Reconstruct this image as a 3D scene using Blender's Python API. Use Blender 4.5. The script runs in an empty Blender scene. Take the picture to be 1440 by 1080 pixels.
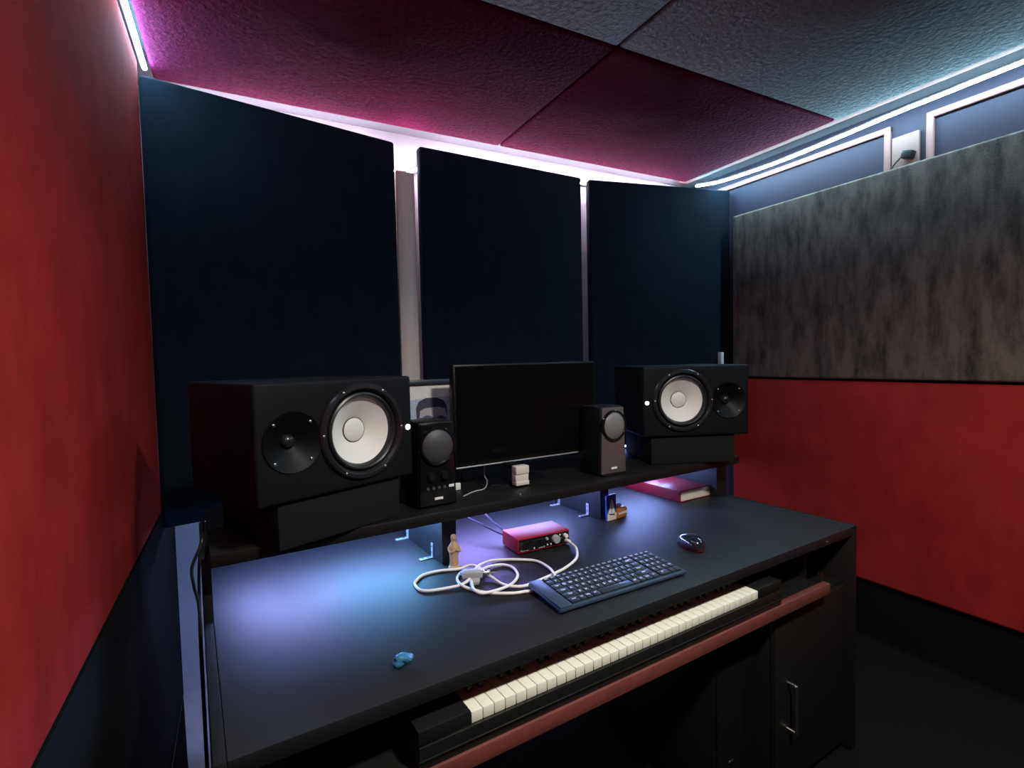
import bpy, bmesh, math, random
from mathutils import Vector, Matrix
random.seed(7)
scn = bpy.context.scene
COL = scn.collection
PI = math.pi
DA = math.radians(3.82)          # the desk stands turned a little from the back wall


def D(u, v, z):
    """a point given along the desk (u), across it (v) and above the floor"""
    return Vector((u * math.cos(DA) - v * math.sin(DA), u * math.sin(DA) + v * math.cos(DA), z))


# ------------------------------------------------------------------ materials
def mat(name, col, rough=.5, metal=0., col2=None, nscale=(20, 20, 20), ramp=(.35, .65), bump=0., bscale=200.,
        bdist=.002, emit=None, estr=0., coat=0., spec=.5, sheen=0., ndetail=4.):
    m = bpy.data.materials.new(name)
    m.use_nodes = True
    nt = m.node_tree
    b = nt.nodes['Principled BSDF']
    b.inputs['Base Color'].default_value = (*col, 1)
    b.inputs['Roughness'].default_value = rough
    b.inputs['Metallic'].default_value = metal
    b.inputs['Specular IOR Level'].default_value = spec
    if coat:
        b.inputs['Coat Weight'].default_value = coat
        b.inputs['Coat Roughness'].default_value = .05
    if sheen:
        b.inputs['Sheen Weight'].default_value = sheen
        b.inputs['Sheen Roughness'].default_value = .5
    if emit:
        b.inputs['Emission Color'].default_value = (*emit, 1)
        b.inputs['Emission Strength'].default_value = estr
    if col2 or bump:
        tc = nt.nodes.new('ShaderNodeTexCoord')
    if col2:
        mp = nt.nodes.new('ShaderNodeMapping')
        mp.inputs['Scale'].default_value = nscale
        nt.links.new(tc.outputs['Object'], mp.inputs['Vector'])
        n = nt.nodes.new('ShaderNodeTexNoise')
        n.inputs['Scale'].default_value = 1.
        n.inputs['Detail'].default_value = ndetail
        n.inputs['Roughness'].default_value = .65
        nt.links.new(mp.outputs[0], n.inputs['Vector'])
        r = nt.nodes.new('ShaderNodeValToRGB')
        r.color_ramp.elements[0].position = ramp[0]
        r.color_ramp.elements[1].position = ramp[1]
        r.color_ramp.elements[0].color = (*col, 1)
        r.color_ramp.elements[1].color = (*col2, 1)
        nt.links.new(n.outputs['Fac'], r.inputs['Fac'])
        nt.links.new(r.outputs['Color'], b.inputs['Base Color'])
    if bump:
        n2 = nt.nodes.new('ShaderNodeTexNoise')
        n2.inputs['Scale'].default_value = bscale
        n2.inputs['Detail'].default_value = 5.
        n2.inputs['Roughness'].default_value = .6
        nt.links.new(tc.outputs['Object'], n2.inputs['Vector'])
        bp = nt.nodes.new('ShaderNodeBump')
        bp.inputs['Strength'].default_value = bump
        bp.inputs['Distance'].default_value = bdist
        nt.links.new(n2.outputs['Fac'], bp.inputs['Height'])
        nt.links.new(bp.outputs['Normal'], b.inputs['Normal'])
    return m


MAT = dict(
    wall=mat('white_paint', (.62, .6, .62), .6, bump=.15, bscale=60),
    wallR=mat('panelled_paint', (.032, .028, .044), .6, spec=.2, bump=.1, bscale=60),
    vinyl=mat('pale_vinyl', (.42, .42, .46), .5, col2=(.36, .36, .40), nscale=(8, 8, 8)),
    dark_ceiling=mat('ceiling_board', (.10, .10, .11), .7),
    black_paint=mat('black_paint', (.0045, .0045, .004), .85, spec=.1, bump=.1, bscale=90),
    carpet=mat('black_carpet', (.005, .005, .0045), .95, spec=.1, bump=.6, bscale=400, bdist=.004),
    red_fab=mat('red_fabric', (.41, .031, .028), .95, spec=.04, col2=(.29, .021, .019), nscale=(9, 9, 5), ramp=(.35, .7), bump=.35, bscale=160, bdist=.002),
    grey_fab=mat('grey_fabric', (.215, .172, .145), .92, spec=.2, col2=(.058, .051, .046), nscale=(17, 17, 5), ramp=(.40, .66), bump=.4, bscale=150, bdist=.003, ndetail=7.),
    black_fab=mat('navy_black_fabric', (.0085, .0130, .0215), .95, spec=.12, col2=(.006, .0095, .0155), nscale=(14, 14, 8), bump=.3, bscale=220),
    red_felt=mat('red_felt', (.19, .012, .060), .95, spec=.05, col2=(.115, .007, .038), nscale=(60, 60, 60), bump=.9, bscale=55, bdist=.012),
    grey_felt=mat('grey_felt', (.31, .355, .375), .95, spec=.05, col2=(.20, .235, .255), nscale=(60, 60, 60), bump=.9, bscale=55, bdist=.012),
    desk=mat('black_laminate', (.0055, .006, .0075), .55, spec=.5, col2=(.0045, .005, .006), nscale=(6, 6, 6), bump=.05, bscale=500, bdist=.0005),
    deskside=mat('black_board', (.007, .0065, .006), .5, spec=.3),
    redwood=mat('red_brown_edge', (.17, .042, .030), .55, col2=(.10, .028, .021), nscale=(14, 40, 60), ramp=(.3, .7)),
    wood=mat('pale_batten', (.92, .78, .66), .6, col2=(.86, .72, .60), nscale=(40, 40, 3)),
    boxcover=mat('cream_cover', (.26, .155, .13), .6, spec=.2),
    pinkwood=mat('pale_moulding', (.26, .135, .115), .7, spec=.2),
    alu=mat('bracket_zinc', (.75, .76, .78), .35, .6),
    chrome=mat('chrome', (.8, .78, .74), .2, 1.),
    spk=mat('speaker_vinyl', (.0058, .0065, .0086), .6, spec=.12, bump=.12, bscale=700, bdist=.0005),
    spkring=mat('speaker_frame', (.014, .014, .017), .28),
    rubber=mat('rubber', (.012, .012, .015), .38),
    cone=mat('white_cone', (.74, .73, .71), .6),
    guide=mat('waveguide', (.0028, .0028, .0032), .5, spec=.15),
    foam=mat('black_foam', (.009, .010, .0105), .9, spec=.15, bump=.5, bscale=300),
    screw=mat('screw_steel', (.35, .35, .36), .35, .9),
    logo=mat('lit_logo', (1, 1, 1), .5, emit=(1, .98, .9), estr=2.6),
    gloss=mat('gloss_black', (.006, .006, .007), .12, coat=.4),
    plastic=mat('black_plastic', (.006, .006, .0065), .45, spec=.2),
    mesh=mat('grille_dark', (.045, .045, .055), .5, bump=.4, bscale=1500, bdist=.0005),
    lit_mesh=mat('grille_lit_grey', (.17, .17, .17), .42, bump=.4, bscale=1500, bdist=.0005),
    lit_gloss=mat('lit_gloss_taupe', (.105, .085, .085), .22, coat=.5),
    plate=mat('white_plate', (.8, .8, .78), .4),
    screen=mat('screen_glass', (.004, .004, .004), .12, spec=.08),
    neck=mat('pale_neck', (.66, .62, .56), .4),
    bezel=mat('bezel', (.006, .006, .0065), .4, spec=.2),
    redmetal=mat('red_anodised', (.36, .010, .026), .48, .2),
    paper=mat('paper', (.80, .75, .66), .8),
    maroon=mat('maroon_cover', (.20, .006, .014), .35),
    cable_w=mat('white_cable', (.80, .78, .74), .45),
    cable_k=mat('black_cable', (.010, .010, .010), .45),
    cable_g=mat('grey_cable', (.05, .065, .085), .5),
    greyplug=mat('grey_plug', (.33, .34, .36), .4),
    keycap=mat('keycap', (.018, .023, .034), .42),
    kbody=mat('keyboard_body', (.028, .048, .085), .4),
    legend=mat('legend_white', (.85, .87, .9), .5),
    ivory=mat('white_key_plastic', (.74, .745, .62), .35),
    ebony=mat('black_key_plastic', (.006, .006, .006), .5),
    case=mat('piano_case', (.0075, .008, .0075), .38, spec=.4),
    mousetop=mat('mouse_gloss', (.010, .013, .022), .16, coat=.5),
    mousebase=mat('mouse_base', (.06, .004, .006), .4),
    statue=mat('carved_wood', (.52, .34, .18), .6, col2=(.42, .26, .13), nscale=(150, 150, 40)),
    brown=mat('brown_resin', (.42, .16, .045), .55, col2=(.33, .12, .035), nscale=(120, 120, 120)),
    sky=mat('souvenir_blue', (.02, .10, .36), .4, col2=(.015, .07, .28), nscale=(60, 60, 60)),
    cream=mat('souvenir_cream', (.72, .66, .56), .5),
    white=mat('souvenir_white', (.82, .83, .85), .5),
    wrap=mat('blue_wrapper', (.03, .16, .30), .25),
    framek=mat('frame_dark', (.018, .022, .035), .4),
    photo_bg=mat('photo_pale_blue', (.42, .50, .64), .4),
    photo_w=mat('photo_white', (.74, .72, .68), .4),
    photo_skin=mat('photo_skin', (.44, .40, .44), .4),
    photo_hair=mat('photo_hair', (.045, .045, .075), .4),
    photo_dk=mat('photo_glasses', (.07, .085, .15), .4),
    tower=mat('tower_case', (.006, .006, .006), .5, spec=.3),
    led_cool=mat('led_cool_white', (.9, .95, 1), .5, emit=(.46, .80, 1.), estr=140),
    led_left=mat('led_violet_white', (.9, .9, 1), .5, emit=(.74, .78, 1.), estr=34),
    led_back=mat('led_pink_white', (.9, .9, 1), .5, emit=(.92, .78, 1.), estr=135),
    led_lilac=mat('led_lilac', (.8, .7, 1), .5, emit=(.34, .40, 1.), estr=140),
    led_cyan=mat('led_cyan', (.6, .9, 1), .5, emit=(.14, .52, 1.), estr=150),
    led_violet=mat('led_violet', (.6, .5, 1), .5, emit=(.42, .24, 1.), estr=130),
    led_blue=mat('led_blue', (.5, .6, 1), .5, emit=(.26, .40, 1.), estr=80),
    led_wall=mat('led_wall', (.8, .8, 1), .5, emit=(.58, .56, 1.), estr=38),
    led_corner=mat('led_corner', (.8, .95, 1), .5, emit=(.30, .72, 1.), estr=130),
    led_rear_fill=mat('led_rear_fill', (.5, .6, 1), .5, emit=(.30, .40, 1.), estr=130),
    led_shelf=mat('led_shelf', (.5, .6, 1), .5, emit=(.26, .36, 1.), estr=16),
    tape=mat('led_tape', (.5, .5, .5), .6),
)


# ------------------------------------------------------------------ mesh helpers
class MB:
    def __init__(s):
        s.bm = bmesh.new()

    def _fin(s, vs, T, mi):
        fs = set()
        for v in vs:
            for f in v.link_faces:
                fs.add(f)
        for f in fs:
            f.material_index = mi
        if T is not None:
            for v in vs:
                v.co = T @ v.co
        return vs

    def box(s, x0, x1, y0, y1, z0, z1, bev=0., T=None, mi=0, seg=2):
        P = [(x, y, z) for x in (x0, x1) for y in (y0, y1) for z in (z0, z1)]
        vs = [s.bm.verts.new(p) for p in P]
        F = [(0, 1, 3, 2), (4, 6, 7, 5), (0, 4, 5, 1), (2, 3, 7, 6), (0, 2, 6, 4), (1, 5, 7, 3)]
        fs = [s.bm.faces.new([vs[i] for i in f]) for f in F]
        if bev:
            es = list({e for f in fs for e in f.edges})
            r = bmesh.ops.bevel(s.bm, geom=es, offset=bev, segments=seg, profile=.5, affect='EDGES')
            vs = list({v for f in r['faces'] for v in f.verts} | {v for v in vs if v.is_valid})
        s._fin(vs, T, mi)
        return s

    def prism(s, poly, z0, z1, T=None, mi=0, bev=0.):
        """polygon in xy pulled from z0 to z1"""
        a = [s.bm.verts.new((p[0], p[1], z0)) for p in poly]
        b = [s.bm.verts.new((p[0], p[1], z1)) for p in poly]
        n = len(poly)
        fs = [s.bm.faces.new(a[::-1]), s.bm.faces.new(b)]
        for i in range(n):
            fs.append(s.bm.faces.new((a[i], a[(i + 1) % n], b[(i + 1) % n], b[i])))
        vs = a + b
        if bev:
            r = bmesh.ops.bevel(s.bm, geom=list({e for f in fs for e in f.edges}), offset=bev, segments=2, profile=.5, affect='EDGES')
            vs = list({v for f in r['faces'] for v in f.verts} | {v for v in vs if v.is_valid})
        s._fin(vs, T, mi)
        return s

    def lathe(s, prof, seg=48, T=None, mi=0, sx=1., sy=1., caps=True):
        """profile of (radius, height) turned about local z"""
        rings = []
        for r, h in prof:
            if r < 1e-6:
                rings.append([s.bm.verts.new((0, 0, h))])
            else:
                rings.append([s.bm.verts.new((r * sx * math.cos(2 * PI * i / seg), r * sy * math.sin(2 * PI * i / seg), h)) for i in range(seg)])
        for A, B in zip(rings, rings[1:]):
            for i in range(seg):
                j = (i + 1) % seg
                if len(A) == 1 and len(B) == 1:
                    continue
                if len(A) == 1:
                    s.bm.faces.new((A[0], B[j], B[i]))
                elif len(B) == 1:
                    s.bm.faces.new((A[i], A[j], B[0]))
                else:
                    s.bm.faces.new((A[i], A[j], B[j], B[i]))
        if caps:
            if len(rings[0]) > 1:
                s.bm.faces.new(rings[0][::-1])
            if len(rings[-1]) > 1:
                s.bm.faces.new(rings[-1])
        s._fin([v for r in rings for v in r], T, mi)
        return s

    def cyl(s, r, h0, h1, T=None, seg=24, mi=0):
        return s.lathe([(r, h0), (r, h1)], seg, T, mi)

    def tube(s, pts, r, seg=8, mi=0, T=None, closed=False):
        pts = [Vector(p) for p in pts]
        n = len(pts)
        up = None
        rings = []
        for i, p in enumerate(pts):
            t = (pts[min(i + 1, n - 1)] - pts[max(i - 1, 0)]).normalized()
            if up is None:
                up = t.orthogonal().normalized()
            up = (up - t * up.dot(t)).normalized()
            w = t.cross(up)
            rr = r(i / (n - 1)) if callable(r) else r
            rings.append([s.bm.verts.new(p + (up * math.cos(2 * PI * k / seg) + w * math.sin(2 * PI * k / seg)) * rr) for k in range(seg)])
        for A, B in zip(rings, rings[1:]):
            for k in range(seg):
                s.bm.faces.new((A[k], A[(k + 1) % seg], B[(k + 1) % seg], B[k]))
        s.bm.faces.new(rings[0][::-1])
        s.bm.faces.new(rings[-1])
        s._fin([v for q in rings for v in q], T, mi)
        return s

    def poly(s, pts, mi=0, T=None):
        vs = [s.bm.verts.new(p) for p in pts]
        s.bm.faces.new(vs)
        s._fin(vs, T, mi)
        return s

    def ball(s, r, T=None, mi=0, sub=3):
        q = bmesh.ops.create_icosphere(s.bm, subdivisions=sub, radius=r)
        s._fin(q['verts'], T, mi)
        return s

    def mesh(s, me, T=None, mi=0):
        b = bmesh.new()
        b.from_mesh(me)
        for v in b.verts:
            if T is not None:
                v.co = T @ v.co
        for f in b.faces:
            f.material_index = mi
        tmp = bpy.data.meshes.new('tmp')
        b.to_mesh(tmp)
        b.free()
        s.bm.from_mesh(tmp)
        bpy.data.meshes.remove(tmp)
        return s

    def data(s, name, mats, angle=35., weld=False):
        bmesh.ops.recalc_face_normals(s.bm, faces=s.bm.faces[:])
        me = bpy.data.meshes.new(name)
        s.bm.to_mesh(me)
        s.bm.free()
        for m in (mats if isinstance(mats, (list, tuple)) else [mats]):
            me.materials.append(MAT[m] if isinstance(m, str) else m)
        me.shade_smooth()
        me.set_sharp_from_angle(angle=math.radians(angle))
        return me

    def build(s, name, mats, parent=None, angle=35., label=None):
        return put(name, s.data(name, mats, angle), parent, label=label)


def put(name, me, parent=None, loc=None, label=None):
    o = bpy.data.objects.new(name, me)
    COL.objects.link(o)
    if parent:
        o.parent = parent
    if loc is not None:
        o.location = loc
    if label:
        o['label'] = label
    return o


def tag(o, label, cat, group=None, kind=None):
    if label:
        o['label'] = label
    if cat:
        o['category'] = cat
    if group:
        o['group'] = group
    if kind:
        o['kind'] = kind
    return o


def thing(name, label, cat, loc=(0, 0, 0), rz=0., group=None):
    o = bpy.data.objects.new(name, None)
    o.empty_display_size = .05
    COL.objects.link(o)
    o.location = loc
    o.rotation_euler = (0, 0, rz)
    return tag(o, label, cat, group)


def struct(o):
    o['kind'] = 'structure'
    return o


def copy_tree(o, parent=None):
    c = o.copy()
    COL.objects.link(c)
    if parent:
        c.parent = parent
    for ch in list(o.children):
        copy_tree(ch, c)
    return c


def smooth(pts, n=8):
    """Catmull-Rom through the points"""
    P = [Vector(p) for p in pts]
    P = [P[0] * 2 - P[1]] + P + [P[-1] * 2 - P[-2]]
    out = []
    for i in range(1, len(P) - 2):
        a, b, c, d = P[i - 1], P[i], P[i + 1], P[i + 2]
        for k in range(n):
            t = k / n
            out.append(.5 * ((2 * b) + (c - a) * t + (2 * a - 5 * b + 4 * c - d) * t * t + (3 * b - a - 3 * c + d) * t ** 3))
    out.append(P[-2])
    return out


_txt = {}


def text(s, size, ext=0., fat=0.):
    """mesh of a word, centred on the origin, in the xy plane"""
    k = (s, size, ext, fat)
    if k not in _txt:
        cu = bpy.data.curves.new('lettering', 'FONT')
        cu.body = s
        cu.size = size
        cu.extrude = ext
        cu.offset = fat
        cu.align_x = 'CENTER'
        cu.align_y = 'CENTER'
        cu.resolution_u = 2
        o = bpy.data.objects.new('lettering', cu)
        COL.objects.link(o)
        bpy.context.view_layer.update()
        dg = bpy.context.evaluated_depsgraph_get()
        me = bpy.data.meshes.new_from_object(o.evaluated_get(dg))
        bpy.data.objects.remove(o)
        bpy.data.curves.remove(cu)
        _txt[k] = me
    return _txt[k]


def cut(obj, cutters):
    """carve real recesses into a mesh"""
    for c in cutters:
        m = obj.modifiers.new('cut', 'BOOLEAN')
        m.operation = 'DIFFERENCE'
        m.solver = 'EXACT'
        m.object = c
    bpy.context.view_layer.update()
    dg = bpy.context.evaluated_depsgraph_get()
    me = bpy.data.meshes.new_from_object(obj.evaluated_get(dg))
    old = obj.data
    obj.modifiers.clear()
    obj.data = me
    me.name = obj.name
    bpy.data.meshes.remove(old)
    me.shade_smooth()
    me.set_sharp_from_angle(angle=math.radians(35))
    for c in cutters:
        d = c.data
        bpy.data.objects.remove(c)
        bpy.data.meshes.remove(d)


Tm = Matrix.Translation
RX = lambda a: Matrix.Rotation(a, 4, 'X')
RY = lambda a: Matrix.Rotation(a, 4, 'Y')
RZ = lambda a: Matrix.Rotation(a, 4, 'Z')
FRONT = RX(PI / 2)               # local z of a lathe turned to face -y

# ------------------------------------------------------------------ the room
XL, XR, YB, YF, ZT = -.32, 2.60, 2.42, -1.7, 2.375
struct(MB().box(XL - .1, XR + .1, YF - .1, YB + .1, -.08, 0).build('floor', 'vinyl'))
m = MB().prism([(-.237, YF + .01), (2.529, YF + .01), (2.529, 2.40), (-.03, 2.40), (-.03, 1.15), (-.10, 1.15), (-.19, 1.946), (-.2365, 2.39)], .0002, .006)
o = m.build('carpet', 'carpet')
tag(o, 'black carpet on the floor around and under the desk', 'carpet')
struct(MB().box(XL - .1, XR + .1, YF - .1, YB + .1, ZT, ZT + .08).build('ceiling', 'dark_ceiling'))
struct(MB().box(XL - .1, XL, YF, YB, 0, ZT).build('wall_left', 'wall'))
struct(MB().box(XR, XR + .1, YF, YB, 0, ZT).build('wall_right', 'wallR'))
struct(MB().box(XL - .1, XR + .1, YB, YB + .1, 0, ZT).build('wall_back', 'wall'))
struct(MB().box(XL - .1, XR + .1, YF - .1, YF, 0, ZT).build('wall_front', 'black_paint'))
# black painted lower boarding along the side walls
struct(MB().box(XL, -.2385, YF, YB, 0, .820).build('trim_1', 'black_paint'))
struct(MB().box(2.53, XR, YF, 2.02, 0, .258).build('trim_2', 'black_paint'))
# timber runner along the ceiling above the right light strip
struct(MB().box(2.384, 2.45, YF, 2.30, 2.345, ZT, .004).build('trim_3', 'pinkwood'))
# batten in the slot between the dark panels
struct(MB().box(.6525, .736, 2.266, YB, .2, 2.150, .003).build('trim_4', 'wood'))
# raised mouldings on the upper right wall
def moulding(name, y0, y1, z0, z1):
    m = MB()
    w = .028
    m.box(2.583, XR, y0, y1, z1 - w, z1, .005)
    m.box(2.583, XR, y0, y1, z0, z0 + w, .005)
    m.box(2.5832, XR, y0, y0 + w, z0 + .001, z1 - .001, .005)
    m.box(2.5832, XR, y1 - w, y1, z0 + .001, z1 - .001, .005)
    struct(m.build(name, 'pinkwood'))
moulding('trim_5', 1.262, 2.30, 1.2, 2.300)
moulding('trim_6', .10, 1.130, 1.2, 2.300)

# ------------------------------------------------------------------ wall panels (things hung on the walls)
def slab(name, a, b, th, z0, z1, m, label, cat, group=None, bev=.012, cleat=False):
    """upholstered slab whose front face runs from a to b (left to right seen from the room)"""
    a, b = Vector((a[0], a[1], 0)), Vector((b[0], b[1], 0))
    L = (b - a).length
    o = MB().box(0, L, 0, th, 0, z1 - z0, bev, seg=3).build(name, m)
    o.location = (a.x, a.y, z0)
    o.rotation_euler = (0, 0, math.atan2(b.y - a.y, b.x - a.x))
    if cleat:                    # rails that carry the panel off the wall behind it
        an = math.atan2(b.y - a.y, b.x - a.x)
        for f in (.18, .82):
            for zz in (.25, z1 - z0 - .35):
                p = a + (b - a) * f + Vector((-math.sin(an), math.cos(an), 0)) * th
                g = (YB - p.y) / math.cos(an) + abs(math.tan(an)) * .02
                MB().box(f * L - .02, f * L + .02, th - .002, th + g, zz, zz + .09).build('hanging_rail', 'deskside', o)
    return tag(o, label, cat, group)

slab('acoustic_panel', (-.2365, 2.0755), (.646, 2.246), .05, .766, 2.262, 'black_fab', 'tall black fabric acoustic panel beside the left red wall panel', 'wall panel', 'black panels on the back wall', cleat=True)
slab('acoustic_panel', (.754, 2.237), (1.650, 2.272), .05, .766, 2.262, 'black_fab', 'middle black fabric acoustic panel behind the computer monitor', 'wall panel', 'black panels on the back wall', cleat=True)
slab('acoustic_panel', (1.700, 2.274), (2.572, 2.088), .05, .766, 2.262, 'black_fab', 'black fabric acoustic panel in the corner beside the grey panel', 'wall panel', 'black panels on the back wall', cleat=True)
slab('fabric_panel', (-.238, YF + .05), (-.238, 2.069), .08, .822, 2.300, 'red_fab', 'long red fabric panel covering the left wall', 'wall panel')
slab('fabric_panel', (2.50, 2.020), (2.50, -.9), .09, 1.186, 2.088, 'grey_fab', 'grey-brown blotchy fabric panel on the right wall above the red one', 'wall panel')
slab('fabric_panel', (2.50, 2.020), (2.50, -.9), .09, .266, 1.176, 'red_fab', 'red fabric panel low on the right wall below the grey panel', 'wall panel')
# slab() grows the thickness away from the room: for the two side walls that is handled by the direction a -> b

# ------------------------------------------------------------------ ceiling tiles
def tile(x0, x1, y0, y1, m, label):
    o = MB().box(x0 - (x0 + x1) / 2, x1 - (x0 + x1) / 2, y0 - (y0 + y1) / 2, y1 - (y0 + y1) / 2, 0, .048, .010, seg=3).build('ceiling_tile', m)
    o.location = ((x0 + x1) / 2, (y0 + y1) / 2, 2.324)
    return tag(o, label, 'ceiling tile', 'felt ceiling tiles')
tile(-.214, 1.145, 1.376, 2.240, 'red_felt', 'large red felt ceiling tile above the left black panel')
tile(1.152, 2.368, 1.376, 2.240, 'red_felt', 'red felt ceiling tile in the back right corner above the right speaker')
tile(1.152, 2.368, .455, 1.370, 'grey_felt', 'pale grey felt ceiling tile lit by the strip above the grey wall panel')
tile(-.214, 1.145, .455, 1.370, 'grey_felt', 'dark grey felt ceiling tile at the top centre of the picture')

# ------------------------------------------------------------------ light strips
def strip(pts, side, label, secs, r=.006, shade=False):
    t = thing('led_strip', label, 'light strip', pts[0])
    o0 = Vector(pts[0])
    P = [Vector(p) - o0 for p in smooth(pts, 6)]
    sd = Vector(side)
    m = MB()
    m.tube([p + sd * (r * .9) for p in P], r * 1.05, 6)
    m.build('tape', 'tape', t)
    if shade:                    # an angled channel over the strip
        m = MB()
        a, b = P[0], P[-1]
        ax = (b - a).normalized()
        T = Matrix((ax, Vector((0, 0, 1)).cross(ax), Vector((0, 0, 1)))).transposed().to_4x4()
        L = (b - a).length
        m.box(-.01, L + .01, -.022, .020, .012, .015, T=T)
        m.box(-.01, L + .01, .017, .020, -.015, .012, T=T)
        for x in (-.013, L + .010):
            m.box(x, x + .003, -.05, .020, -.045, .015, T=T)
        for f in (.02, .5, .98):
            m.box(L * f - .006, L * f + .006, -.405, -.0215, .0125, .0145, T=T)
            m.box(L * f - .006, L * f + .006, -.405, -.401, .0135, .092, T=T)
        m.build('channel', 'deskside', t)
    n = len(P) - 1
    k0 = 0
    for i, (frac, mm) in enumerate(secs):
        k1 = n if i == len(secs) - 1 else round(n * frac)
        MB().tube(P[k0:k1 + 1], r, 8).build('diffuser', mm, t)
        k0 = k1
    return t
strip([(2.49, 2.265, 2.329), (2.491, 2.10, 2.303), (2.49, 1.89, 2.292), (2.491, 1.69, 2.290), (2.49, 1.41, 2.299), (2.491, 1.21, 2.309), (2.49, 1.035, 2.312), (2.491, .79, 2.317), (2.49, .3, 2.319), (2.491, -.3, 2.319)], (0, 0, 1),
      'glowing blue-white light strip along the ceiling edge above the grey panel', [(.17, 'led_corner'), (1, 'led_cool')], r=.0075)
strip([(-.227, -.3, 2.312), (-.227, .6, 2.312), (-.227, 1.4, 2.312), (-.227, 2.14, 2.312)], (-.6, 0, .6),
      'glowing white light strip along the ceiling edge above the left red panel', [(.86, 'led_left'), (1, 'led_corner')], r=.0075)
strip([(-.16, 2.39, 2.278), (.5, 2.39, 2.272), (.70, 2.345, 2.168), (.95, 2.39, 2.275), (1.6, 2.39, 2.280), (2.42, 2.39, 2.280)], (0, 1, 0),
      'light strip on the back wall glowing in the slot behind the black panels', [(1, 'led_back')])
strip([(-.10, 2.40, .800), (.6, 2.40, .800), (1.4, 2.40, .800), (2.3, 2.40, .800)], (0, 1, 0),
      'violet light strip low on the back wall behind the desk', [(1, 'led_wall')])
strip([D(.05, 1.53, .880), D(.18, 1.44, .878), D(.34, 1.50, .880), D(.48, 1.43, .878), D(.65, 1.50, .880), D(.82, 1.56, .879), D(1.0, 1.49, .880), D(1.2, 1.53, .878), D(1.45, 1.50, .880), D(1.72, 1.52, .880)], (0, 0, 1),
      'coloured light strip under the desk shelf', [(.19, 'led_lilac'), (.32, 'led_cyan'), (.42, 'led_cyan'), (.62, 'led_violet'), (1, 'led_blue')], r=.006)

# ------------------------------------------------------------------ box on the right wall
t = thing('junction_box', 'small cream wall box between the mouldings above the grey panel', 'wall box', (XR, 1.205, 2.10))
MB().box(-.018, 0, -.052, .052, -.03, .142, .005).build('cover', 'boxcover', t)
t = thing('power_adapter', 'black plug with a short cable in front of the cream wall box', 'adapter', (2.555, 1.20, 2.095))
MB().box(-.012, .026, -.022, .020, .035, .070, .006, T=RX(math.radians(18))).build('housing', 'cable_k', t)
MB().tube(smooth([(.006, .012, .045), (.006, .03, .03), (.004, .045, .01), (0, .06, -.02)]), .0035).build('cable', 'cable_k', t)

# ------------------------------------------------------------------ the desk
du, dv = .9, 1.25
desk = thing('desk', 'long black studio desk with a raised speaker shelf and keyboard tray', 'desk', D(du, dv, 0), DA)
def dbox(m, u0, u1, v0, v1, z0, z1, bev=.002):
    return m.box(u0 - du, u1 - du, v0 - dv, v1 - dv, z0, z1, bev)
top = dbox(MB(), .021, 1.782, .822, 1.655, .722, .750).build('desktop', 'desk', desk)
dbox(MB(), .003, .020, .822, 1.655, .006, .7495).build('side_panel', 'foam', desk)
dbox(MB(), 1.783, 1.812, .822, 1.655, .006, .7515).build('side_panel', 'deskside', desk)
dbox(MB(), .03, 1.755, 1.225, 1.6105, .8935, .8968, .0005).build('bounce_board', 'wall', desk, label='unseen white board added under the shelf to bounce light')  # unseen reflector added under the shelf to spread the strip light over the desk
shelf = dbox(MB(), .019, 1.765, 1.212, 1.622, .897, .925).build('shelf', 'deskside', desk)
dbox(MB(), .03, 1.76, 1.612, 1.621, .864, .8968, .001).build('light_stop', 'deskside', desk)  # unseen board added to keep the shelf lights off the panels behind
for u0, u1, v0 in ((.003, .022, 1.298), (.568, .612, 1.298), (1.185, 1.223, 1.348), (1.745, 1.806, 1.298)):
    dbox(MB(), u0, u1, v0, 1.6105, .7505, .8933 if v0 < 0 else .8932).build('upright', 'desk', desk)
dbox(MB(), 1.379, 1.782, 1.60, 1.612, .006, .72).build('modesty_panel', 'deskside', desk)
def bracket(u, v, s=-1):
    m = MB()
    m.box(0, s * .003, -.007, .007, 0, .042, .0006)
    m.box(s * .003, s * .040, -.007, .007, 0, .003, .0006)
    for z in (.016, .033):
        m.cyl(.003, 0, .0012, Tm((s * .003, 0, z)) @ RY(s * PI / 2), 10, 1)
    for x in (.015, .031):
        m.cyl(.003, 0, .0012, Tm((s * x, 0, .003)), 10, 1)
    o = m.build('bracket', ['alu', 'screw'], desk, label='small zinc angle bracket')
    o.location = (u - du, v - dv, .7506)
for u, v in ((.568, 1.365), (.568, 1.565), (1.185, 1.415), (1.185, 1.585)):
    bracket(u, v)
# keyboard tray with its red-brown front rail
tray = dbox(MB(), .10, 1.60, .83, 1.20, .592, .609).build('tray', 'deskside', desk)
dbox(MB(), .06, 1.62, .806, .829, .580, .6135, .004).build('rail', 'redwood', tray, label='red-brown front edge of the keyboard tray')
for u in (1.600, .075):
    dbox(MB(), u, u + .025, .88, 1.2, .60, .721, .002).build('slide', 'deskside', tray)
m = MB()
m.cyl(.006, 0, .010, Tm((1.618 - du, .842 - dv, .632)) @ FRONT, 16)
m.build('latch', 'chrome', desk, label='small chrome tray latch')
MB().cyl(.0022, 0, .004, Tm((1.629 - du, .842 - dv, .625)) @ FRONT, 10).build('screw', 'screw', desk)
MB().cyl(.0026, 0, .004, Tm((1.626 - du, .822 - dv, .7345)) @ FRONT, 10).build('screw', 'screw', desk)
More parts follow.
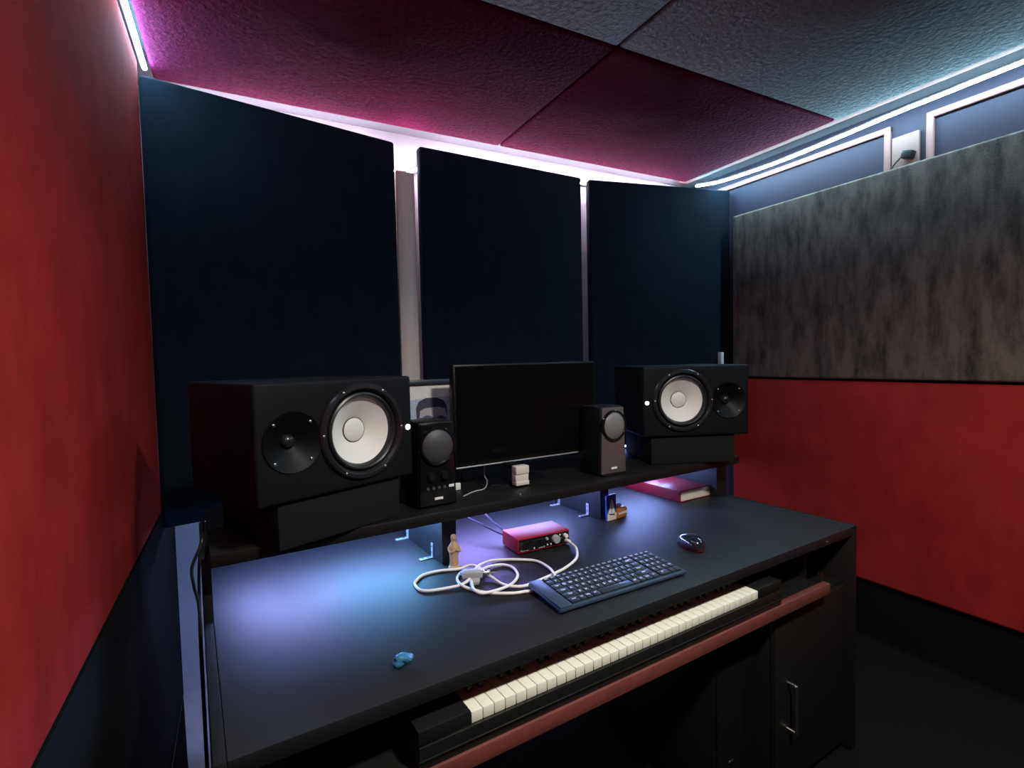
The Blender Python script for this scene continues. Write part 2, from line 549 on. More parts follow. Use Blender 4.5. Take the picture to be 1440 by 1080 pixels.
# right pedestal with a door
cab = dbox(MB(), 1.385, 1.782, .858, 1.58, .03, .56).build('cabinet', 'deskside', desk)
door = dbox(MB(), 1.386, 1.780, .838, .857, .035, .556, .003).build('door', 'deskside', cab)
m = MB()
hx, hy_ = 1.447 - du, .838 - dv
m.tube(smooth([(hx, hy_ + .001, .349), (hx, hy_ - .022, .349), (hx, hy_ - .026, .343), (hx, hy_ - .026, .28), (hx, hy_ - .026, .216), (hx, hy_ - .022, .210), (hx, hy_ + .001, .210)], 5), .0045, 10)
m.build('handle', 'chrome', door, label='slim vertical chrome handle')

# ------------------------------------------------------------------ digital piano on the tray
pn = thing('digital_piano', 'black digital piano with white keys sliding out under the desktop', 'keyboard', D(.8375, .95, .6095), DA)
KW = .866 / 36
ox = .405 - .8375
m = MB()
zb = .0
m.box(-.535, .535, -.138, .145, zb, .044, .003)
m.box(-.535, .535, .13, .145, .04, .075, .003)
m.box(-.5352, .5352, -.1405, -.136, .018, .0215, .001)
m.build('case', 'case', pn)
for x0, x1 in ((-.5355, ox - .0015), (ox + 36 * KW + .0015, .5355)):
    MB().box(x0, x1, -.136, .13, .0445, .072, .0025).build('end_block', 'case', pn)
wk = MB().box(.0006, KW - .0006, -.1325, .012, .0445, .066, .0016).data('white_key', 'ivory')
bk = MB().prism([(-.0055, -.0), (.0055, 0), (.0055, .012), (-.0055, .012)], 0, .094, T=Tm((0, .014, .066)) @ RX(PI / 2), bev=.0015).data('black_key', 'ebony')
for i in range(36):
    put('white_key', wk, pn, (ox + i * KW, 0, 0))
for i in range(36):
    if i % 7 in (0, 1, 3, 4, 5) and i < 35:
        put('black_key', bk, pn, (ox + (i + 1) * KW, 0, 0))

# ------------------------------------------------------------------ studio speakers
def studio_speaker(name, label, loc, rz, flip):
    """laid on its side: the woofer at the right end, or at the left when flipped"""
    t = thing(name, label, 'speaker', loc, rz, 'white-coned studio speakers')
    W, H, DP = .393, .25, .334
    X = (lambda s: W - s) if flip else (lambda s: s)
    wx, wz, tx, tz = X(.248), .128, X(.078), .124
    b = MB().box(0, W, 0, DP, 0, H, .007, seg=3).build('cabinet', ['spk'], t)
    c1 = MB().cyl(.100, -.1, .06, Tm((wx, 0, wz)) @ RX(-PI / 2), 64).build('hole', 'spk')
    c2 = MB().cyl(.0625, -.1, .03, Tm((tx, 0, tz)) @ RX(-PI / 2), 48).build('hole', 'spk')
    c1.parent = t
    c2.parent = t
    cut(b, [c1, c2])
    TW = Tm((wx, 0, wz)) @ FRONT
    m = MB()
    m.lathe([(.1005, -.02), (.111, -.001), (.1115, .004), (.108, .0085), (.100, .0095), (.095, .005), (.0925, -.004), (.092, -.02)], 72, TW, caps=False)
    m.build('woofer_frame', 'spkring', t)
    m = MB()
    m.lathe([(.0935, -.012), (.092, -.004), (.089, .0035), (.085, .0055), (.081, .003), (.078, -.004), (.0765, -.009), (.0755, -.011)], 72, TW, caps=False)
    m.build('surround', 'rubber', t)
    m = MB()
    m.lathe([(.0765, -.0085), (.074, -.0105), (.060, -.019), (.045, -.029), (.0285, -.0395)], 72, TW, caps=False)
    cone = m.build('cone', 'cone', t, label='white woofer cone')
    m = MB()
    m.lathe([(.0285, -.0395), (.0275, -.0365), (.022, -.0335), (.012, -.0310), (0, -.0300)], 48, TW, caps=False)
    m.build('dust_cap', 'cone', t, label='white dust cap')
    m = MB()
    m.lathe([(.0292, -.0398), (.0292, -.0372), (.0280, -.0362), (.0280, -.0385)], 48, TW, caps=False)
    m.build('cap_ring', 'rubber', t)
    TT = Tm((tx, 0, tz)) @ FRONT
    m = MB()
    m.lathe([(.0645, -.0015), (.0650, .001), (.0635, .003), (.060, .0015), (.050, -.004), (.035, -.012), (.022, -.019), (.0155, -.0225), (.0155, -.0255)], 56, TT, caps=False)
    m.build('waveguide', 'guide', t)
    MB().lathe([(.0160, -.0255), (.0145, -.0185), (.010, -.014), (.005, -.012), (0, -.0115)], 32, TT, caps=False).build('tweeter_dome', 'spkring', t)
    sc = MB().lathe([(.0032, -.003), (.0032, .0012), (.002, .002), (0, .002)], 12, FRONT).data('screw', 'screw')
    for k in range(6):
        a = math.radians(30 + 60 * k)
        put('screw', sc, t, (wx + .1045 * math.sin(a), -.0085, wz + .1045 * math.cos(a)))
    for k in range(4):
        a = math.radians(45 + 90 * k)
        put('screw', sc, t, (tx + .056 * math.sin(a), -.001, tz + .056 * math.cos(a)))
    TL = Tm((X(.3785), -.0004, .122)) @ FRONT
    MB().cyl(.0072, -.001, .0012, TL, 28).build('power_light', 'logo', t, label='lit round white emblem')
    return t
SLa = math.radians(22.6)
SRa = math.radians(-22.)
studio_speaker('studio_speaker', 'black studio speaker with its white woofer cone on the left side of the desk', (.026, 1.124, 1.0255), SLa, False)
studio_speaker('studio_speaker', 'black studio speaker with its white woofer cone at the right end of the desk', (1.254, 1.384, 1.0255), SRa, True)
def pad(label, loc, rz, x0, x1):
    o = MB().box(x0, x1, .012, .29, 0, .0995, .004).build('isolation_pad', 'foam')
    o.location = loc
    o.rotation_euler = (0, 0, rz)
    tag(o, label, 'speaker pad', 'black foam blocks under the studio speakers')
pad('black foam block under the left studio speaker', (.026, 1.124, .9255), SLa, .046, .356)
pad('black foam block under the right studio speaker', (1.254, 1.384, .9255), SRa, .032, .345)

# ------------------------------------------------------------------ computer speakers
def small_speaker(label, loc, rz, lit):
    t = thing('computer_speaker', label, 'computer speaker', loc, rz, 'small computer speakers')
    face = 'lit_gloss' if lit else 'gloss'  # paler face and grille colours stand in for light on this speaker
    hw, ht = .057, .048
    H = .226
    # body: narrower at the top, front leaning back a little
    m = MB()
    m.prism([(-hw, 0), (hw, 0), (ht, H), (-ht, H)], -.105, -.004, T=RX(PI / 2) @ Matrix.Identity(4), bev=.006)
    m.build('body', 'plastic', t)
    m = MB()
    m.prism([(-hw + .004, .006), (hw - .004, .006), (ht - .003, H - .004), (-ht + .003, H - .004)], -.004, .004, T=RX(PI / 2), bev=.003)
    m.build('front_panel', face, t, label='glossy front coloured brownish-grey for the light on it' if lit else None)
    TR = Tm((0, -.004, .163)) @ FRONT
    m = MB()
    m.lathe([(.0515, -.004), (.0515, .004), (.049, .008), (.0455, .009), (.043, .006), (.0425, .0)], 56, TR, caps=False)
    m.build('driver_ring', 'gloss', t)
    m = MB()
    m.lathe([(.0432, -.001), (.0430, .005), (.036, .0095), (.024, .0135), (.010, .0155), (0, .0160)], 48, TR, caps=False)
    m.build('grille', 'lit_mesh' if lit else 'mesh', t)
    MB().box(-.012, .012, -.006, -.0035, .020, .0265, .0006).build('name_plate', 'plate', t, label='small white maker plate')
    if lit:
        m = MB()
        m.box(-.050, .050, -.012, -.0005, -.0002, .0055, .001)
        m.build('foot', 'plastic', t)
    else:
        for x in (-.021, .017):
            MB().lathe([(.0105, 0), (.0105, .008), (.009, .011), (0, .011)], 24, Tm((x, -.004, .083)) @ FRONT).build('knob', 'plastic', t)
        for x in (-.030, -.014, .002, .018):
            MB().lathe([(.004, 0), (.004, .002), (.0022, .002), (.0022, .0005), (0, .0005)], 16, Tm((x, -.004, .052)) @ FRONT).build('socket', 'screw', t)
        MB().box(.030, .045, -.0055, -.0035, .049, .056, .0006).build('switch', 'plate', t, label='small white switch')
    return t
small_speaker('small black computer speaker with two knobs beside the left studio speaker', D(.545, 1.262, .9255), DA, False)
small_speaker('small computer speaker with its front coloured as lit beside the right studio speaker', D(1.167, 1.262, .9255), DA - math.radians(1), True)

# ------------------------------------------------------------------ computer monitor
mon = thing('computer_monitor', 'black computer monitor switched off in the middle of the shelf', 'monitor', D(.932, 1.425, .9255), DA - math.radians(1))
m = MB()
m.box(-.271, .271, -.035, -.003, .061, .374, .005)
m.box(-.17, .17, -.01, .018, .12, .33, .012)
m.build('housing', 'bezel', mon)
MB().box(-.264, .264, -.0362, -.0345, .078, .368, .0004).build('screen', 'screen', mon)
m = MB().box(-.269, .269, -.0366, -.034, .0615, .0655, .0008)
m.build('bezel_edge', 'alu', mon, label='thin grey line along the lower bezel')
m = MB()
for i, (z0, z1, dy) in enumerate(((.006, .018, 0), (.018, .040, .003), (.040, .064, 0))):
    m.box(-.114, -.068, -.125 + dy, -.098, z0, z1, .0015)
m.build('neck', 'neck', mon, label='pale short stand neck')
MB().box(-.108, -.074, -.100, .0, .050, .064, .002).build('arm', 'bezel', mon)
MB().lathe([(.10, 0), (.10, .003), (.094, .006), (0, .006)], 48, Tm((-.07, -.02, 0)), sx=1.2, sy=.7).build('foot', 'gloss', mon)
MB().lathe([(.004, 0), (.004, .003), (.0025, .0042), (0, .0042)], 14, Tm((.783 - du, 1.232 - dv, .925))).build('screw', 'screw', desk)

# ------------------------------------------------------------------ framed portrait behind
pf = thing('picture_frame', 'dark framed portrait of a person in sunglasses behind the small black speaker', 'picture', D(.634, 1.50, .9255), DA)
pf.rotation_euler = (math.radians(-6), 0, DA)
W2, HH = .102, .33
m = MB()
m.box(-W2, W2, 0, .016, 0, .016, .002)
m.box(-W2, W2, 0, .016, HH - .016, HH, .002)
m.box(-W2, -W2 + .014, .0002, .016, .010, HH - .010, .002)
m.box(W2 - .014, W2, .0002, .016, .010, HH - .010, .002)
m.box(-W2 + .006, W2 - .006, .010, .015, .006, HH - .006)
m.build('moulding', 'framek', pf)
def P2(pts, y, mi, m):
    m.poly([(x, y, z) for x, z in pts], mi)
def ell(cx, cz, rx, rz, n=28, a0=0, a1=2 * PI):
    return [(cx + rx * math.cos(a0 + (a1 - a0) * k / n), cz + rz * math.sin(a0 + (a1 - a0) * k / n)) for k in range(n + (a1 - a0 < 2 * PI - .01))]
m = MB()
x0, x1, z0, z1 = -.089, .089, .014, HH - .014
P2([(x0, z0), (x1, z0), (x1, z1), (x0, z1)], .0098, 0, m)
P2([(x0, z1 - .050), (x1, z1 - .040), (x1, z1), (x0, z1)], .0096, 1, m)
cx = .018
P2(ell(cx, .205, .046, .062), .0094, 2, m)
P2(ell(cx - .048, .195, .008, .016), .0093, 2, m)
P2([(cx - .055, .205), (cx - .056, .240), (cx - .045, .262), (cx - .02, .272), (cx + .015, .272), (cx + .040, .262), (cx + .050, .243), (cx + .049, .205), (cx + .043, .235), (cx + .02, .242), (cx - .025, .240), (cx - .042, .233), (cx - .046, .21)], .0092, 3, m)
P2(ell(cx - .020, .198, .021, .019), .0090, 4, m)
P2(ell(cx + .026, .196, .020, .018), .0090, 4, m)
P2([(cx - .046, .207), (cx + .046, .204), (cx + .046, .208), (cx - .046, .211)], .0088, 4, m)
P2([(cx - .006, .19), (cx - .010, .170), (cx + .010, .170)], .0091, 1, m)
P2(ell(cx + .002, .158, .016, .004), .0090, 4, m)
P2([(cx - .03, .15), (cx + .03, .15), (cx + .035, .12), (cx + .089 - cx, .10), (x1, z0), (x0, z0), (x0, .10), (cx - .035, .12)], .0093, 3, m)
for (a, b) in ((.072, .255), (.078, .225), (.074, .190)):
    P2(ell(a, b, .0025, .0025, 8), .0092, 4, m)
m.build('print', ['photo_bg', 'photo_w', 'photo_skin', 'photo_hair', 'photo_dk'], pf, label='pale printed portrait')

# ------------------------------------------------------------------ audio interface
ai = thing('audio_interface', 'small red audio interface box with a silver knob on the desk', 'audio device', D(.866, 1.279, .7505), DA - math.radians(4.5))
m = MB()
m.box(-.0885, .0885, -.050, .050, .003, .0465, .003)
for x in (-.07, .07):
    for y in (-.038, .038):
        m.cyl(.007, 0, .004, Tm((x, y, 0)), 14)
m.build('case', 'redmetal', ai)
MB().box(-.085, .085, -.0512, -.049, .0075, .0425, .0006).build('front_panel', 'gloss', ai, label='glossy black front panel')
def knob(x, z, r, d, m_, lab=None):
    MB().lathe([(r, 0), (r, d * .8), (r * .86, d), (0, d)], 28, Tm((x, -.0505, z)) @ FRONT).build('knob', m_, ai, label=lab)
knob(.037, .027, .0125, .013, 'greyplug', 'large silver knob')
knob(.071, .0315, .0062, .012, 'plate', 'small white knob')
knob(.007, .033, .0042, .007, 'greyplug')
knob(-.045, .0335, .0042, .007, 'plastic')
for x in (-.062, -.022):
    m = MB()
    m.lathe([(.0112, 0), (.0112, .0016), (.0088, .0020), (.0085, .0005), (0, .0005)], 28, Tm((x, -.0508, .0225)) @ FRONT)
    m.build('socket', 'plastic', ai)
m = MB().lathe([(.0052, 0), (.0052, .0022), (.0030, .0022), (.0030, .0002), (0, .0002)], 20, Tm((.071, -.0508, .0165)) @ FRONT)
m.build('socket', 'chrome', ai)
for x, z in ((.0535, .036), (-.035, .012), (.010, .014), (.022, .014)):
    MB().box(x - .0018, x + .0018, -.0525, -.0505, z - .0024, z + .0024, .0004).build('button', 'plate', ai)
m = MB()
TF = lambda x, z: Tm((x, -.0514, z)) @ RX(PI / 2)
m.mesh(text('Focusrite', .0068), TF(-.067, .0105))
m.mesh(text('Scarlett 2i2', .0050), TF(-.010, .0105))
m.build('lettering', 'plate', ai, label='small white lettering')

# grey leads at the rear of the interface
def lead(name, pts, r, m_, label, cat='cable', group=None):
    o0 = pts[0]
    o = MB().tube([p - o0 for p in smooth(pts, 8)], r, 8).build(name, m_)
    o.location = o0
    return tag(o, label, cat, group)
lead('usb_cable', [D(.797, 1.338, .774), D(.78, 1.38, .782), D(.750, 1.46, .80), D(.715, 1.54, .815), D(.68, 1.565, .800), D(.655, 1.61, .772), D(.65, 1.665, .762), D(.65, 1.70, .70)], .0028, 'cable_g', 'dark grey cable arching from the back of the red audio box to the left', group='leads behind the red audio box')
lead('usb_cable', [D(.812, 1.338, .774), D(.806, 1.37, .782), D(.80, 1.44, .80), D(.795, 1.53, .83), D(.790, 1.62, .85), D(.79, 1.70, .83), D(.79, 1.76, .72)], .0028, 'cable_g', 'dark grey cable running straight back from the red audio box', group='leads behind the red audio box')

# ------------------------------------------------------------------ white headphone lead coiled on the desk
cab_pts = [(0.933, 1.207, 0.7680), (0.926, 1.176, 0.7680), (0.913, 1.143, 0.7680), (0.876, 1.098, 0.7640), (0.827, 1.079, 0.7570), (0.780, 1.069, 0.7545), (0.719, 1.056, 0.7545), (0.678, 1.051, 0.7545),
           (0.650, 1.066, 0.7545), (0.636, 1.093, 0.7545), (0.632, 1.136, 0.7570), (0.627, 1.168, 0.7620), (0.628, 1.206, 0.7620), (0.617, 1.232, 0.7600), (0.586, 1.239, 0.7545), (0.542, 1.257, 0.7545),
           (0.496, 1.258, 0.7545), (0.465, 1.233, 0.7545), (0.455, 1.214, 0.7545), (0.453, 1.181, 0.7545), (0.468, 1.162, 0.7545), (0.506, 1.151, 0.7545), (0.544, 1.141, 0.7570), (0.572, 1.147, 0.7620),
           (0.603, 1.178, 0.7640), (0.630, 1.205, 0.7640), (0.678, 1.234, 0.7570), (0.716, 1.228, 0.7545), (0.760, 1.197, 0.7545), (0.789, 1.164, 0.7545), (0.787, 1.107, 0.7570), (0.768, 1.055, 0.7620),
           (0.757, 1.032, 0.7570), (0.731, 1.003, 0.7545), (0.697, 1.008, 0.7545), (0.665, 1.023, 0.7545), (0.635, 1.032, 0.7545), (0.605, 1.051, 0.7545), (0.577, 1.077, 0.7545), (0.557, 1.114, 0.7545),
           (0.545, 1.139, 0.7590), (0.557, 1.184, 0.7545), (0.580, 1.211, 0.7545), (0.597, 1.194, 0.7620), (0.616, 1.175, 0.7640), (0.660, 1.201, 0.7570), (0.698, 1.197, 0.7545), (0.711, 1.164, 0.7545),
           (0.698, 1.118, 0.7545), (0.671, 1.089, 0.7545), (0.635, 1.065, 0.7590), (0.596, 1.062, 0.7585), (0.564, 1.069, 0.7590), (0.557, 1.094, 0.7620), (0.569, 1.128, 0.7660)]
hc = thing('headphone_cable', 'white cable lying in loops on the desk in front of the red audio box', 'cable', D(.933, 1.207, .7505), DA)
base = Vector((.933, 1.207, .7505))
CP = [Vector(p) - base for p in cab_pts]
m = MB()
m.tube(smooth(CP, 8), .0036, 10)
m.build('lead', 'cable_w', hc)
m = MB()
m.lathe([(.0030, -.014), (.0052, -.012), (.0056, .004), (.0036, .010)], 16, Tm((.0005, .006, .0175)) @ RX(-PI / 2))
m.build('plug', 'cable_w', hc)
# grey adapter knotted in the loops
ad = thing('cable_adapter', 'grey plastic plug adapter tangled in the loops of the white cable', 'adapter', D(.590, 1.155, .7505), DA + math.radians(-25))
MB().box(-.030, .022, -.013, .013, .010, .030, .005, seg=3).build('shell', 'greyplug', ad)
MB().prism([(-.012, -.026), (.012, -.022), (.016, -.006), (.004, .010), (-.014, .006)], .0045, .016, T=RX(.25), bev=.003).build('wing', 'greyplug', ad)
MB().prism([(-.034, .006), (-.012, .012), (-.008, .030), (-.026, .034), (-.038, .022)], .006, .013, T=RY(.2), bev=.0025).build('wing', 'greyplug', ad)
MB().lathe([(.006, 0), (.006, .018), (.004, .022), (.0018, .023), (.0018, .038)], 16, Tm((.020, 0, .02)) @ RY(PI / 2)).build('jack', 'chrome', ad)

# ------------------------------------------------------------------ computer keyboard
kb = thing('computer_keyboard', 'dark blue-black computer keyboard with white legends at the front of the desk', 'computer keyboard', D(.862, .951, .7505), DA - math.radians(2.2))
KX, KY = .391, .137
TK = RX(math.radians(3.6))
m = MB()
m.box(-KX / 2, KX / 2, -KY / 2, KY / 2, .003, .012, .003, T=Tm((0, 0, .005)) @ TK)
for x in (-.18, .18):
    m.box(x - .012, x + .012, .05, .062, 0, .014, .001)
    m.box(x - .012, x + .012, -.062, -.052, 0, .006, .001)
m.build('body', 'kbody', kb)
MB().box(-KX / 2 + .001, -KX / 2 + .034, -KY / 2 + .001, KY / 2 - .001, .0118, .0160, .0025, T=Tm((0, 0, .005)) @ TK).build('side_strip', 'kbody', kb)
U = .01805
RU = .0222
kx0, ky0 = -KX / 2 + .0350, KY / 2 - .0045
rows = []
rows.append((.7, [(l, 1 if i == 0 else 1.0) for i, l in enumerate(['Esc', 'F1', 'F2', 'F3', 'F4', 'F5', 'F6', 'F7', 'F8', 'F9', 'F10', 'F11', 'F12', 'Ins', 'Del'])] + [(None, .2)] + [(l, 1) for l in ('Hm', 'End', 'Pu', 'Pd')]))
rows.append((1, [(c, 1) for c in '`1234567890-='] + [('Back', 2), (None, .2)] + [(c, 1) for c in ('Nl', '/', '*', '-')]))
rows.append((1, [('Tab', 1.5)] + [(c, 1) for c in 'QWERTYUIOP[]'] + [('\\', 1.5), (None, .2)] + [(c, 1) for c in '789+']))
rows.append((1, [('Caps', 1.75)] + [(c, 1) for c in "ASDFGHJKL;'"] + [('Enter', 2.25), (None, .2)] + [(c, 1) for c in '456'] + [('', 1)]))
rows.append((1, [('Shift', 2.25)] + [(c, 1) for c in 'ZXCVBNM,./'] + [('Shift', 2.75), (None, .2)] + [(c, 1) for c in '123'] + [('Ent', 1)]))
rows.append((1, [('Ctrl', 1.5), ('Fn', 1), ('Win', 1), ('Alt', 1.25), ('', 5.5), ('Alt', 1.25), ('Fn', 1), ('Ctrl', 1.25), ('Pg', 1.25), (None, .2), ('0', 2), ('.', 1), ('', 1)]))
yy = ky0
for h, keys in rows:
    x = kx0
    hh = h * RU
    for lab, w in keys:
        if lab is None:
            x += w * U
            continue
        cxk, cyk = x + w * U / 2, yy - hh / 2
        m = MB()
        bx, by = w * U / 2 - .0013, hh / 2 - .0013
        m.prism([(-bx, -by), (bx, -by), (bx, by), (-bx, by)], 0, .0050, bev=.0013)
        if lab:
            sz = .0090 if len(lab) == 1 else .0058
            m.mesh(text(lab, sz, 0., .00022), Tm((-bx * .25 if len(lab) == 1 else 0, by * .12, .00506)), 1)
        o = m.build('key', ['keycap', 'legend'], kb)
        o.matrix_local = Tm((0, 0, .005)) @ TK @ Tm((cxk, cyk, .0122))
        x += w * U
    yy -= hh

# ------------------------------------------------------------------ mouse
ms = thing('computer_mouse', 'glossy dark computer mouse right of the computer keyboard', 'mouse', D(1.226, 1.000, .7505), DA - math.radians(14))
def mouse_shell(s, z0, hmax):
    bm = MB()
    n, k = 28, 12
    rings = []
    for j in range(k + 1):
        f = j / k
        ph = f * PI / 2
        ring = []
        for i in range(n):
            a = 2 * PI * i / n
            ca, sa = math.cos(a), math.sin(a)
            rx = .029 * (1 - .10 * sa * sa * (1 if sa > 0 else .4)) * s
            ry = .051 * s
            e = .75
            x = rx * math.copysign(abs(ca) ** e, ca) * math.cos(ph) ** .62
            y = ry * math.copysign(abs(sa) ** e, sa) * math.cos(ph) ** .62
            z = z0 + hmax * math.sin(ph) * (1 - .22 * (y / .051) - .10 * (y / .051) ** 2)
            ring.append(bm.bm.verts.new((x, y, z)))
        rings.append(ring)
    for A, B in zip(rings, rings[1:]):
        for i in range(n):
            bm.bm.faces.new((A[i], A[(i + 1) % n], B[(i + 1) % n], B[i]))
    bm.bm.faces.new(rings[0][::-1])
    bm.bm.faces.new(rings[-1])
    return bm
mouse_shell(.985, .010, .027).build('shell', 'mousetop', ms, 60)
MB().lathe([(.95, 0), (1, .003), (1, .010), (.97, .0105)], 36, None, sx=.0285, sy=.0505).build('base', 'mousebase', ms, label='dark red lower edge')
MB().cyl(.008, -.0028, .0028, Tm((0, .026, .0275)) @ RY(PI / 2), 20).build('wheel', 'rubber', ms)
MB().box(-.0005, .0005, .033, .046, .020, .0295).build('button_seam', 'rubber', ms)

# ------------------------------------------------------------------ carved figure
st = thing('carved_figurine', 'small carved wooden robed figurine in front of the desk upright', 'figurine', D(.586, 1.262, .7505), DA - math.radians(5))
m = MB()
m.lathe([(.0165, 0), (.0165, .004), (.0150, .006), (.0135, .008)], 28, sy=.9)
m.build('base', 'statue', st)
m = MB()
m.lathe([(.0120, .0075), (.0128, .012), (.0118, .022), (.0122, .034), (.0140, .046), (.0150, .054), (.0138, .061), (.0102, .067), (.0070, .071), (.0062, .074), (.0074, .079), (.0080, .083), (.0074, .088), (.0050, .0915), (0, .0925)], 28, sy=.78)
for k in range(7):          # folds of the robe
    a = -PI * (.12 + .76 * k / 6)
    m.tube([(.0115 * math.cos(a), .0088 * math.sin(a), .009), (.0110 * math.cos(a), .0086 * math.sin(a), .022), (.0118 * math.cos(a), .0092 * math.sin(a), .036)], lambda t: .0013 * (1 - .6 * t), 6)
m.build('robe', 'statue', st)
m = MB()
m.ball(.0056, Tm((0, -.0028, .0822)) @ Matrix.Diagonal((.85, .9, 1.15, 1)))
m.ball(.0011, Tm((0, -.0080, .0818)), sub=2)
m.build('face', 'statue', st)
m = MB()
for s in (-1, 1):
    m.tube(smooth([(s * .0135, 0, .060), (s * .0150, -.004, .052), (s * .0115, -.0105, .048), (s * .0030, -.0135, .052), (0, -.0145, .057)], 5), lambda t: .0038 - .0020 * t, 8)
m.tube([(.0125, -.004, .050), (.0178, -.003, .046), (.0170, -.001, .040)], lambda t: .0030 - .0018 * t, 8)
m.build('arms', 'statue', st)

# ------------------------------------------------------------------ sailboat souvenir
sv = thing('souvenir', 'small souvenir with a white sailboat on blue and a brown lettered block', 'souvenir', D(1.212, 1.330, .7505), DA + math.radians(2))
m = MB()
m.prism([(-.022, 0), (.022, .0), (.0225, .088), (.010, .0895), (-.019, .086), (-.0225, .084)], 0, .008, T=RX(PI / 2), bev=.0016)
m.build('slab', 'sky', sv)
m = MB()
m.prism([(-.0215, .0005), (.0215, .0005), (.0215, .024), (.004, .020), (-.0195, .026)], 0, .0016, T=Tm((0, -.0078, 0)) @ RX(PI / 2), bev=.0004)
m.build('waves', 'cream', sv, label='cream painted waves')
m = MB()
m.prism([(-.0005, .022), (-.0165, .026), (-.010, .042), (-.0015, .075)], 0, .0018, T=Tm((0, -.0078, 0)) @ RX(PI / 2), bev=.0004)
m.prism([(.0012, .020), (.0010, .076), (.009, .050), (.0150, .026)], 0, .0022, T=Tm((0, -.0078, 0)) @ RX(PI / 2), bev=.0004)
m.build('sails', 'white', sv, label='white sails')
MB().prism([(-.012, .0205), (.012, .0165), (.014, .0215), (.006, .021), (-.013, .0235)], 0, .0026, T=Tm((0, -.0078, 0)) @ RX(PI / 2), bev=.0004).build('hull', 'framek', sv, label='dark boat hull')
TB = Tm((.024, -.012, 0)) @ RZ(math.radians(8))
m = MB()
m.prism([(0, 0), (.054, 0), (.059, .010), (.058, .028), (.050, .036), (.020, .039), (.003, .034), (-.001, .015)], 0, .018, T=TB @ Tm((0, .018, 0)) @ RX(PI / 2), bev=.003)
m.build('block', 'brown', sv, label='brown block with white lettering')
m = MB()
m.mesh(text('ROMANE', .0115, .0004), TB @ Tm((.0305, -.0004, .0165)) @ RX(PI / 2))
m.build('lettering', 'white', sv, label='white lettering')
m = MB()
m.prism([(.004, 0), (.046, 0), (.036, .013), (.018, .017), (.008, .013)], 0, .006, T=TB @ Tm((0, .019, .034)) @ RX(PI / 2), bev=.0015)
m.build('crest', 'white', sv, label='pale top edge')

# ------------------------------------------------------------------ big red book
bkx = thing('book', 'thick maroon book lying under the right end of the shelf', 'book', D(1.6685, 1.488, .7505), DA)
W_, L_, TH = .0975, .158, .043
m = MB()
m.box(-W_, W_, -L_, L_, 0, .003, .0008)
m.box(-W_, W_, -L_, L_, TH - .003, TH, .0008)
m.box(-W_ - .0008, -W_ + .0035, -L_, L_, 0, TH, .0012)
m.build('cover', 'maroon', bkx)
MB().box(-W_ + .0037, W_ - .004, -L_ + .0012, L_ - .004, .0031, TH - .0031, .0006).build('pages', 'paper', bkx, label='cream page block')

# ------------------------------------------------------------------ bits and pieces
w = MB()
w.ball(.020, Matrix.Diagonal((1.05, .62, .50, 1)), sub=3)
for v in w.bm.verts:
    c = v.co
    v.co = c * (1 + .22 * math.sin(190 * c.x + 3) * math.cos(240 * c.y) + .12 * math.sin(320 * c.z + 150 * c.x))
zmin = min(v.co.z for v in w.bm.verts)
for v in w.bm.verts:
    v.co.z -= zmin
o = w.build('wrapper', 'wrap', None, 18)
o.location = D(.310, .905, .7502)
o.rotation_euler = (0, 0, .3)
tag(o, 'crumpled blue wrapper near the front left of the desktop', 'wrapper')

lead('power_cable', [D(.010, 1.40, .95), D(.008, 1.30, .945), D(.002, 1.280, .925), D(-.014, 1.278, .885), D(-.012, 1.278, .845), D(-.005, 1.278, .80), D(-.0045, 1.278, .70), D(-.0045, 1.28, .5), D(-.0045, 1.28, .012)], .0034, 'cable_k', 'black cable bowing outwards beside the left end of the desk', group='black cables at the left of the desk')
lead('power_cable', [D(.012, 1.41, .958), D(.008, 1.32, .952), D(.004, 1.290, .93), D(-.001, 1.288, .88), D(-.004, 1.288, .80), D(-.006, 1.290, .70), D(-.006, 1.292, .5), D(-.006, 1.292, .012)], .0030, 'cable_k', 'black cable hanging straight down beside the left end of the desk', group='black cables at the left of the desk')
lead('signal_cable', [D(.640, 1.305, .9285), D(.69, 1.335, .9285), D(.73, 1.345, .9290), D(.770, 1.40, .9350), D(.79, 1.455, .946), D(.80, 1.46, 1.00), D(.80, 1.45, 1.05)], .0018, 'greyplug', 'thin pale cable curving across the shelf under the monitor')
o = MB().box(-.009, .009, -.006, .006, 0, .020, .002).build('wall_plug', 'plate')
o.location = D(.665, 1.395, .9255)
o.rotation_euler = (0, 0, DA)
tag(o, 'small white plug standing on the shelf beside the small black speaker', 'plug', 'white plugs on the shelf')
m = MB().box(-.016, .016, -.010, .010, 0, .026, .003)
m.box(-.008, .010, -.007, .007, .026, .044, .003)
o = m.build('wall_plug', 'plate')
o.location = D(1.222, 1.435, .9255)
o.rotation_euler = (0, 0, DA + .4)
tag(o, 'white plug on the shelf under the right edge of the monitor', 'plug', 'white plugs on the shelf')
lead('speaker_cable', [D(1.335, 1.50, .9290), D(1.325, 1.46, .9290), D(1.315, 1.40, .935), D(1.31, 1.42, .98), D(1.30, 1.46, 1.03), D(1.29, 1.50, 1.06)], .0035, 'cable_k', 'black cable looping behind the right computer speaker')
strip([D(.04, 1.588, .882), D(.6, 1.590, .882), D(1.2, 1.588, .882), D(1.72, 1.590, .882)], (0, 0, 1),
      'blue-violet light strip added under the rear of the desk shelf to brighten the desk', [(.3, 'led_rear_fill'), (.6, 'led_rear_fill'), (1, 'led_rear_fill')], r=.005)  # second row of light added to lift the rear of the desktop
strip([D(1.45, 1.60, .935), D(1.55, 1.60, .935), D(1.65, 1.60, .935), D(1.74, 1.60, .935)], (0, 0, -1), 'short blue light strip on the shelf behind the right studio speaker', [(1, 'led_shelf')], r=.004)

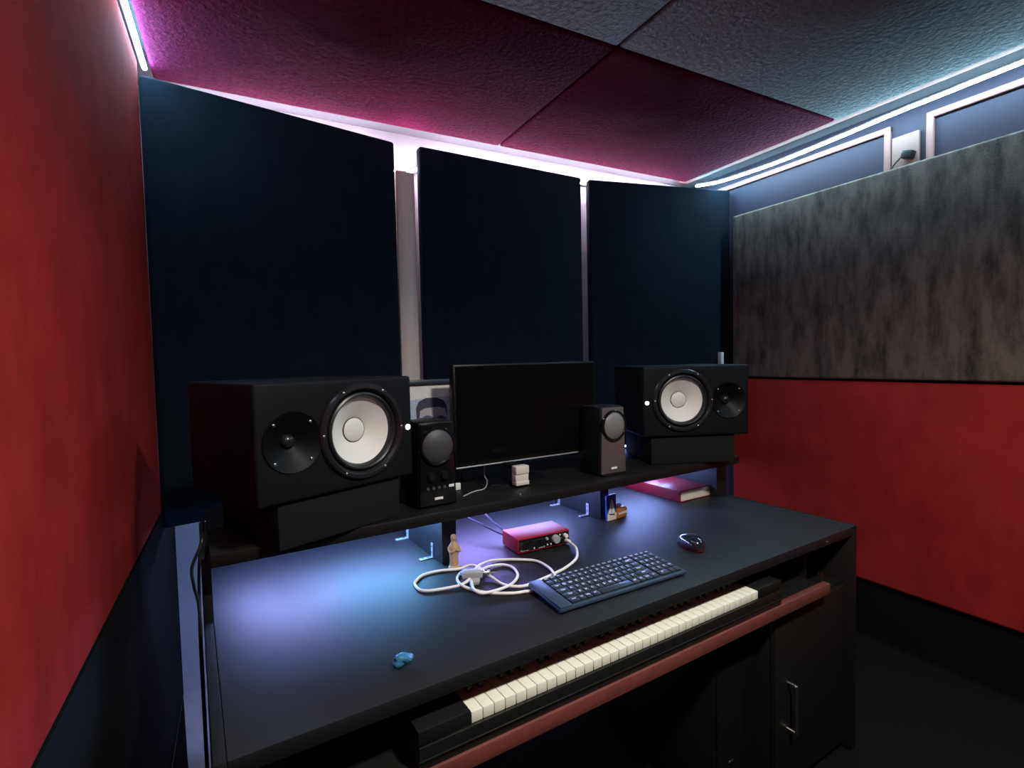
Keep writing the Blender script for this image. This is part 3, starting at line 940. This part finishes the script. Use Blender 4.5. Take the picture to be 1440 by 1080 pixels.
o = MB().box(-.009, .009, -.034, -.001, 0, .12, .003).build('corner_clip', 'plate')
o.location = (2.489, 2.105, 1.207)
o.rotation_euler = (0, 0, math.radians(-12))
tag(o, 'small white clip in the corner above the right studio speaker', 'clip')

# computer tower in the knee space
tw = thing('computer_tower', 'black computer tower under the desk beside the door', 'computer', D(1.283, 1.118, .0062), DA)
MB().box(-.088, .088, -.22, .22, .012, .43, .006).build('case', 'tower', tw)
MB().box(-.086, .086, -.228, -.219, .016, .426, .004).build('front_panel', 'gloss', tw)
for x in (-.07, .07):
    for y in (-.19, .19):
        MB().cyl(.012, 0, .0125, Tm((x, y, 0)), 14).build('foot', 'rubber', tw)
MB().box(-.040, -.016, -.2295, -.2275, .150, .156, .0005).build('badge', 'chrome', tw, label='small silver badge')

# ------------------------------------------------------------------ light of the room
ld = bpy.data.lights.new('ceiling_lamp', 'AREA')
ld.shape = 'DISK'
ld.size = .16
ld.energy = 40
ld.color = (1., .95, .86)
lo = bpy.data.objects.new('ceiling_lamp', ld)
COL.objects.link(lo)
lo.location = (.8, -.12, 2.30)
ld.spread = math.radians(150)

world = bpy.data.worlds.new('dim_world')
world.use_nodes = True
world.node_tree.nodes['Background'].inputs[0].default_value = (.02, .02, .025, 1)
world.node_tree.nodes['Background'].inputs[1].default_value = .2
scn.world = world

# ------------------------------------------------------------------ camera
cd = bpy.data.cameras.new('camera')
cd.sensor_width = 36
cd.lens = 36 * 729.2 / 1440
cd.clip_start = .02
co = bpy.data.objects.new('camera', cd)
COL.objects.link(co)
Wd = Vector((.4690, .8820, -.0466)).normalized()
Rt = Vector((.8824, -.4700, -.0223))
Rt = (Rt - Wd * Rt.dot(Wd)).normalized()
Up = Rt.cross(Wd)
M = Matrix((Rt, Up, -Wd)).transposed().to_4x4()
M.translation = (0, 0, 1.31)
co.matrix_world = M
scn.camera = co

vs = scn.view_settings
vs.view_transform = 'Standard'
vs.look = 'None'
vs.gamma = 1
vs.use_curve_mapping = False
vs.exposure = 0.
scn.cycles.max_bounces = 8
scn.cycles.sample_clamp_indirect = 4
